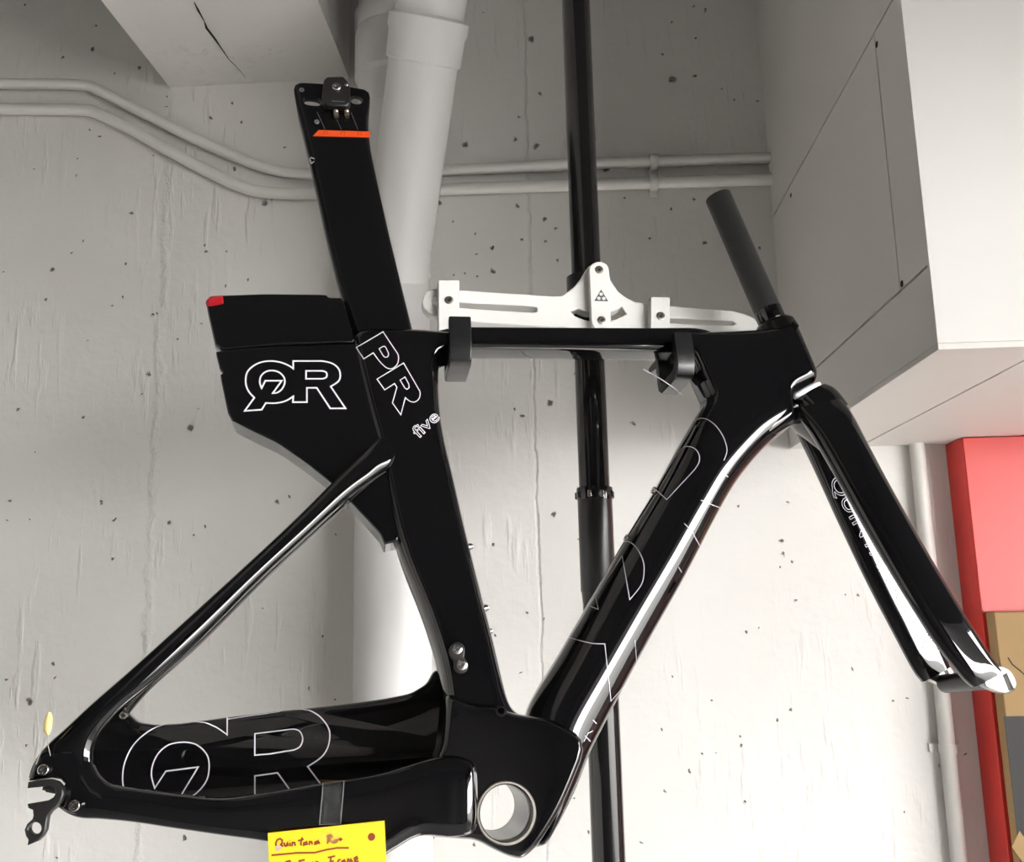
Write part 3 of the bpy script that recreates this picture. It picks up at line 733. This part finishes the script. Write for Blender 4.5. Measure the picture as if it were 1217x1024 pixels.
# chain stay letters
z = lambda p: Z(p, 100, 820, 5.29); y_ = lambda p: Z(p, 320, 820, 5.02)
paths = [(z(arc([(248, 607), (243, 550), (255, 460), (300, 360), (370, 285), (440, 240), (530, 212), (620, 203), (700, 202), (770, 208), (840, 240), (900, 283)]) + [(900, 172)]), False),
         (z(arc([(655, 670), (700, 650), (750, 600), (780, 540), (787, 460), (770, 400), (720, 350), (660, 330), (590, 330), (520, 350), (465, 400), (432, 470), (425, 540), (445, 615)]) + [(515, 508), (718, 482), (610, 660)]), False),
         (z([(900, 185), (1060, 160), (1217, 140)]) + y_([(80, 123)] + arc([(150, 117), (210, 118), (260, 130), (310, 165), (350, 220), (362, 270), (350, 340), (310, 400), (230, 455)]) + [(305, 555)]), False),
         ([(303, 872)] + y_(arc([(100, 238), (150, 234), (185, 250), (200, 293), (185, 335), (150, 355)]) + [(0, 380)]) + [(303, 897)], True),
         ([(303, 943), (303, 921.7), (330, 918), (344, 937)], False)]
o = ribbons('logo_outline', paths, [far_cs], 1.5, 'line', far_cs, .0005); tag(o, 'large outlined letters QR on the inner face')
# down tube letters
z = lambda p: Z(p, 770, 470, 4.876); y_ = lambda p: Z(p, 640, 560, 5.12); x_ = lambda p: Z(p, 640, 740, 5.12)
paths = [(z(arc([(270, 150), (300, 133), (340, 137), (385, 167), (420, 210), (445, 260), (458, 320), (440, 375)])), False),
         (z([(40, 540), (110, 603), (270, 430)] + arc([(270, 430), (295, 390), (298, 350), (280, 315), (245, 297), (205, 302), (170, 345), (100, 455)])[1:]), False),
         (z([(430, 455), (465, 470)]), False), (z([(515, 487), (530, 492)]), False), (z([(305, 605), (370, 632), (435, 655)]), False), (z([(210, 740), (250, 780), (305, 880)]), False), (z([(175, 990), (195, 1024)]), False),
         (y_(arc([(515, 430), (555, 430), (600, 470), (635, 540), (642, 610), (625, 690), (555, 780)]) + [(510, 515), (430, 640), (350, 770), (365, 840), (300, 815)]), False),
         (x_(arc([(180, 88), (260, 110), (330, 125), (403, 128)]) + [(440, 475), (600, 290), (585, 100)]), False),
         (x_([(330, 590), (352, 612)]), False), (x_([(280, 685), (315, 720)]), False), (x_([(240, 860), (195, 830), (225, 772), (262, 762)]), False), (x_([(170, 885), (215, 915)]), False), (x_([(145, 940), (187, 970)]), False), (x_([(275, 720), (300, 670), (330, 655)]), False)]
for q_ in paths: ribbons('letter_outline', [q_], [down, head], 1.0, 'hair', down)
# fork lettering
for q_ in place_text('QUINTANA ROO', 985, 572, 1104, 782, 27): ribbons('letter_outline', [q_], [far_bl], .8, 'line', far_bl)
# lamp-white edge piping of the printed scheme on the seat post
z = lambda p: Z(p, 330, 80, 8.536)
slab('scale_band', z([(358, 695), (415, 635), (940, 650), (938, 708)]), -.0128, .0004, .0001, 'orange', post, cp=-.0132)
o = ribbons('scale_marks', [(z([(400, 455), (480, 628)]), False), (z([(600, 530), (645, 628)]), False), (z([(745, 460), (815, 632)]), False), ], [post], .7, 'grey', post)
for k, (x, y) in enumerate(((490, 670), (660, 674), (830, 676))):
    pts = z([(x - 22, y - 14), (x - 18, y + 14), (x - 4, y - 14)]) ; pts2 = z([(x + 4, y - 14), (x + 20, y - 12), (x + 18, y + 14), (x + 4, y + 14)])
    ribbons('scale_number', [(pts, False), (pts2, False)], [post], .5, 'ink', post, .0010)
o = ribbons('clamp_print', [(z([(548, 340), (575, 345), (600, 345), (640, 348), (682, 350)]), False)], [clampb], 1.6, 'grey', post)
o = ribbons('clamp_print', [(z([(545, 390), (640, 388), (715, 385)]), False)], [clampb], .8, 'grey', post)
# decal glyph on the post's rear edge
ribbons('edge_mark', [(z([(375, 930), (340, 915), (328, 930), (345, 975), (372, 955)]), False)], [post], 1.5, 'line', post)

# ================================================================== STAND: pole, bracket, cradles
CB = .062                                             # bracket front face, in the frame's own axes
pb = BM @ P3(698, 360, CB + .030)
PYW = pb.y
stand = empty('display_stand', Matrix.Translation(Vector((pb.x, PYW, LEDGE))))
tag(stand, 'black tension pole with silver cradle bracket holding the frame', 'bike stand')
si = stand.matrix_world.inverted()
def sp(o):
    o.parent = stand; o.matrix_parent_inverse = si; return o
def pz(py): return PY(700, py, PYW).z
rp_ = 18.4 / F * (PYW - CAM.y) * 1.0
pl0 = Vector((pb.x, PYW, 0))
sp(lathe_profile('upper_pole', pl0, (0, 0, 1), [(pz(590), 0), (pz(590), rp_), (CEIL - .0005, rp_), (CEIL - .0005, 0)], 'pole', seg=40))
sp(lathe_profile('pole_sleeve', pl0, (0, 0, 1), [(pz(716), rp_ * 1.02), (pz(704), rp_ * 1.07), (pz(702), rp_ * 1.12), (pz(594), rp_ * 1.12), (pz(593), rp_ * 1.0)], 'polesat', seg=40))
sp(lathe_profile('collar', pl0, (0, 0, 1), [(pz(594), rp_), (pz(594), rp_ * 1.17), (pz(588), rp_ * 1.20), (pz(580), rp_ * 1.17), (pz(579), rp_)], 'pole', seg=40))
for k in range(9):
    a = 2 * math.pi * k / 9 + .2
    p = pl0 + Vector((math.cos(a) * rp_ * 1.16, math.sin(a) * rp_ * 1.16, pz(588)))
    sp(box('collar_lug', (p.x - .002, p.y - .002, p.z - .004), (p.x + .002, p.y + .002, p.z + .003), 'steel' if k in (6, 7) else 'polesat', None, .0006))
sp(lathe_profile('lower_pole', pl0, (0, 0, 1), [(LEDGE + .0003, 0), (LEDGE + .0003, .05), (LEDGE + .012, .05), (LEDGE + .016, rp_ * 1.02), (pz(712), rp_ * 1.02)], 'pole', seg=40))
sp(lathe_profile('pole_clamp', pl0, (0, 0, 1), [(pz(398), rp_), (pz(397), rp_ * 1.35), (pz(330), rp_ * 1.35), (pz(329), rp_)], 'polesat', seg=40))
# bracket pieces live in the frame's axes, under the stand
BMl = si @ BM
def inb(o):
    o.parent = stand; o.matrix_parent_inverse = Matrix(); o.matrix_basis = BMl; return o
z8 = lambda p: Z(p, 670, 300, 5.07); z7 = lambda p: Z(p, 490, 320, 6.405)
def bslab(name, px, c, h, r, m, holes=(), sm=0, cut=.25, parent=None):
    out = [PL(x, y, c - h) for x, y in px]
    if sm: out = chaikin(out, sm, cut)
    o = link(name, slab_me(name, out, c, h, r, [[PL(x, y, c - h) for x, y in hh] for hh in holes], 3, None, None), m); wn(o)
    if parent is None: inb(o)
    else: o.parent = parent
    return o
slot_l = catmull([(514, 354.5), (518, 352.5), (546, 359), (600, 362), (634, 364.3), (638, 367.5), (634, 370.9), (600, 369), (546, 365.6), (518, 362), (514, 360)], 3, True)
slot_r = z8([(560, 390), (640, 396), (800, 403), (1020, 414), (1040, 427), (1020, 440), (800, 432), (640, 424), (560, 416)])
cxa, cya = 213, 105
arc_s = z8([(cxa + 262 * math.cos(math.radians(a)), cya + 262 * math.sin(math.radians(a))) for a in range(118, 56, -6)])
arc_b = z8([(cxa + 312 * math.cos(math.radians(a)), cya + 312 * math.sin(math.radians(a))) for a in range(58, 122, 6)])
slot_a = arc_s + z8([(372, 362)]) + arc_b + z8([(40, 352)])
bar = bslab('cradle_bar', z7([(160, 148), (360, 155), (820, 185), (1080, 203), (1140, 200)]) + z8([(20, 238), (62, 205), (100, 160), (125, 115), (150, 82), (185, 60), (225, 55), (258, 72), (272, 110), (282, 165), (330, 235), (380, 272), (430, 295), (500, 305), (640, 320), (1020, 350), (1090, 368), (1150, 395), (1184, 440), (1165, 472), (1050, 482), (640, 482), (480, 470), (350, 470), (250, 492), (120, 490), (40, 462), (0, 447)]) + z7([(1080, 440), (820, 420), (480, 400), (170, 352), (120, 330), (85, 290), (74, 245), (88, 195), (118, 163)]),
            CB + .007, .007, .0015, 'silver', holes=[slot_l, slot_r, slot_a])
lever = bslab('pivot_lever', z8([(213 + 60 * math.cos(math.radians(a)), 105 + 52 * math.sin(math.radians(a))) for a in range(180, 361, 15)] + [(285, 400)] + [(227 + 58 * math.cos(math.radians(a)), 410 + 58 * math.sin(math.radians(a))) for a in range(0, 181, 15)] + [(166, 380)]), CB - .005, .005, .0012, 'silver')
for nm, x, y in (('pivot_bolt', 712, 320.7), ('pivot_bolt', 714.8, 380.5)): bolt(nm, x, y, CB - .0098, 4.9, 'ring', lever, .001)
bslab('triangle_logo', z8([(225, 222), (268, 293), (185, 290)]), CB - .0102, .0003, .0001, 'grey', parent=lever)
for x, y in ((225, 251), (212, 276), (241, 277)):
    lathe_profile('logo_dot', P3(*z8([(x, y)])[0], CB - .0106), (0, -1, 0), [(0, .0018), (.0002, .0018), (.0002, 0)], 'silver', lever, 16)
# clamp blocks and rubber cradles
def cradle(block, bolt_px, front, label):
    x0, y0, x1, y1 = block
    cb_c = CB - .001
    bl = bslab('sliding_clamp', [(x0, y0), (x1, y0 + 1), (x1, y1), (x0, y1)], cb_c, .010, .0012, 'silver')
    bolt('clamp_bolt', bolt_px[0], bolt_px[1], cb_c - .0100, 5.0, 'ring', bl, .001)
    # J-shaped hook in the depth/height plane
    fx0, fy0, fx1, fy1, cf = front
    a = P3(fx0, fy0, cf); b = P3(fx1, fy1, cf); zt, zb = a.z, b.z; xa, xb = a.x, b.x
    t = .0095; back = .0185
    prof = [(cf, zt), (cf - .0012, zb + (zt - zb) * .62), (cf, zb + .012), (cf + .004, zb + .003), (cf + .011, zb)]
    prof += [(back, zb + .001), (back + t * .8, zb + .006), (back + t, zb + .014), (back + t, zt - .012), (CB - .011, zt - .010), (CB - .011, zt - .003), (back + t * .5, zt - .003), (back, zt - .010)]
    prof += [(back, zb + .016), (back - .004, zb + .0105), (cf + t + .005, zb + .0105), (cf + t, zb + .016), (cf + t, zt - .002), (cf + t * .8, zt)]
    loop = prof
    n = len(loop); vs = [(xa, y, z_) for y, z_ in loop] + [(xb, y, z_) for y, z_ in loop]
    fs = [tuple(range(n)), tuple(range(n, 2 * n))] + [(i, (i + 1) % n, n + (i + 1) % n, n + i) for i in range(n)]
    h = link('cradle_hook', mesh('cradle_hook', vs, fs), 'rubber'); inb(h); bev(h, .0028, 3, 40)
    # bright bumper band round the hook's face
    return bl, h
cradle((521, 332, 546, 396), (533.7, 356.7), (533.5, 375, 561.5, 430, -.034), 'rear')
cradle((773.5, 352, 796.5, 396), (785.3, 375.5), (801, 394, 828, 446, -.034), 'front')

# ================================================================== SMALL HANGING THINGS
# yellow card with handwriting, taped to the chain stay
zc = lambda p: Z(p, 300, 920, 6.761)
cc = -.0690
card = slab('price_card', [(318.3, 989.5), (457, 974.8), (461.5, 1075), (322, 1090)], cc, .0004, .0001, 'card', None, cp=cc)
card.matrix_world = BM
tag(card, 'bright yellow handwritten card taped to the bottom of the frame', 'price card')
BV['price_card'] = BV.get(card.name)
hw = [[(190, 575), (188, 550), (200, 525), (222, 515), (240, 528), (238, 555), (215, 580), (195, 582)], [(225, 555), (245, 580)],
      [(255, 545), (258, 570), (270, 575), (282, 548), (287, 577)], [(300, 547), (305, 577)], [(298, 530), (301, 533)], [(320, 577), (321, 547), (338, 547), (345, 573)],
      [(400, 503), (388, 555), (395, 570)], [(365, 533), (412, 520)], [(432, 542), (413, 550), (413, 567), (430, 562), (436, 542), (443, 566)], [(457, 567), (459, 540), (475, 540), (482, 563)],
      [(525, 535), (502, 545), (503, 560), (524, 553), (529, 535), (541, 558)],
      [(603, 557), (613, 492)], [(592, 500), (628, 483), (642, 500), (612, 525), (655, 552)], [(668, 522), (655, 535), (662, 548), (680, 540), (682, 525), (668, 522)], [(706, 510), (697, 520), (706, 529), (717, 520), (706, 510)],
      [(153, 648), (250, 640), (350, 630), (500, 628), (600, 603), (680, 590), (775, 590)],
      [(270, 760), (278, 700)], [(265, 703), (300, 693), (310, 712), (278, 735)], [(375, 755), (380, 695)], [(370, 695), (422, 685)], [(378, 722), (410, 716)], [(445, 705), (440, 745)], [(462, 705), (472, 740), (490, 700)], [(505, 720), (530, 705), (515, 700), (505, 730), (535, 735)],
      [(605, 668), (665, 655)], [(632, 665), (620, 730)], [(622, 700), (655, 695)], [(685, 725), (690, 690), (708, 680)], [(735, 685), (718, 700), (725, 715), (740, 690), (748, 715)], [(762, 715), (768, 680), (782, 690), (785, 705), (790, 680), (805, 705)], [(818, 690), (845, 675), (838, 660), (820, 672), (825, 700), (855, 695)]]
ribbons('handwriting', [(zc(h), False) for h in hw], [card], 1.7, 'ink', card, .0002)
p = P3(*zc([(957, 501)])[0], cc - .0004)
lathe_profile('punched_hole', p, (0, -1, 0), [(0, .0026), (.0002, .0026), (.0002, 0)], 'ink', card, 20)
p = P3(*zc([(208, 590)])[0], cc - .0004)
lathe_profile('pale_smudge', p, (0, -1, 0), [(0, .0020), (.0003, .0020), (.0003, 0)], 'smudge', card, 16)
# clear tape
def patch(name, q, objs, m, parent, nu=6, nv=14, off=.0005):
    vs = []; fs = []
    for j in range(nv + 1):
        for i in range(nu + 1):
            u, v = i / nu, j / nv
            x = (q[0][0] * (1 - u) + q[1][0] * u) * (1 - v) + (q[3][0] * (1 - u) + q[2][0] * u) * v
            y = (q[0][1] * (1 - u) + q[1][1] * u) * (1 - v) + (q[3][1] * (1 - u) + q[2][1] * u) * v
            h = cast(objs, x, y)
            pp = h[0] if h else P3(x, y, cc)
            vs.append(pp + (CL - pp).normalized() * off)
    for j in range(nv):
        for i in range(nu): fs.append((j * (nu + 1) + i, j * (nu + 1) + i + 1, (j + 1) * (nu + 1) + i + 1, (j + 1) * (nu + 1) + i))
    return link(name, mesh(name, vs, fs, True), m, parent)
tq = [(384, 931), (409, 928.5), (404, 1000), (379, 1002)]
tp = patch('clear_tape', tq, [near_cs, card], 'tape', card)
ribbons('tape_edge', [([tq[0], tq[1], (404.6, 978.5), (379.6, 979.5)], True)], [near_cs, card], .6, 'tape_edge', card, .0008)

# small yellow paper twist on a thread at the dropout
tw = empty('paper_twist', Matrix.Translation(BM @ P3(57, 872, -.072)))
tag(tw, 'small pale yellow paper twist on thread above the rear dropout', 'paper tie')
ti = tw.matrix_world.inverted()
def tpart(o): o.parent = tw; o.matrix_parent_inverse = ti @ BM; return o
pp = [P3(x, y, -.074) for x, y in ((58.5, 846), (58, 852), (57, 860), (56.5, 868), (57, 873))]
tpart(sweep('paper', pp, [.0012, .0026, .0029, .0026, .0009], 'paleyellow', None, 8))
tpart(sweep('thread', [P3(x, y, -.0725) for x, y in ((57, 873), (52, 886), (46, 899), (43, 908))], .00028, 'thread', None, 6))
tpart(sweep('thread', [P3(x, y, -.0725) for x, y in ((57, 873), (57, 885), (60, 898))], .00028, 'thread', None, 6))
# loose thread hanging below the front cradle
lth = sweep('loose_thread', [BM @ P3(x, y, -.02) for x, y in ((765, 439), (785, 450), (800, 460), (811, 469))], .00035, 'line', None, 6)
tag(lth, 'fine white loose thread hanging under the front cradle', 'thread')
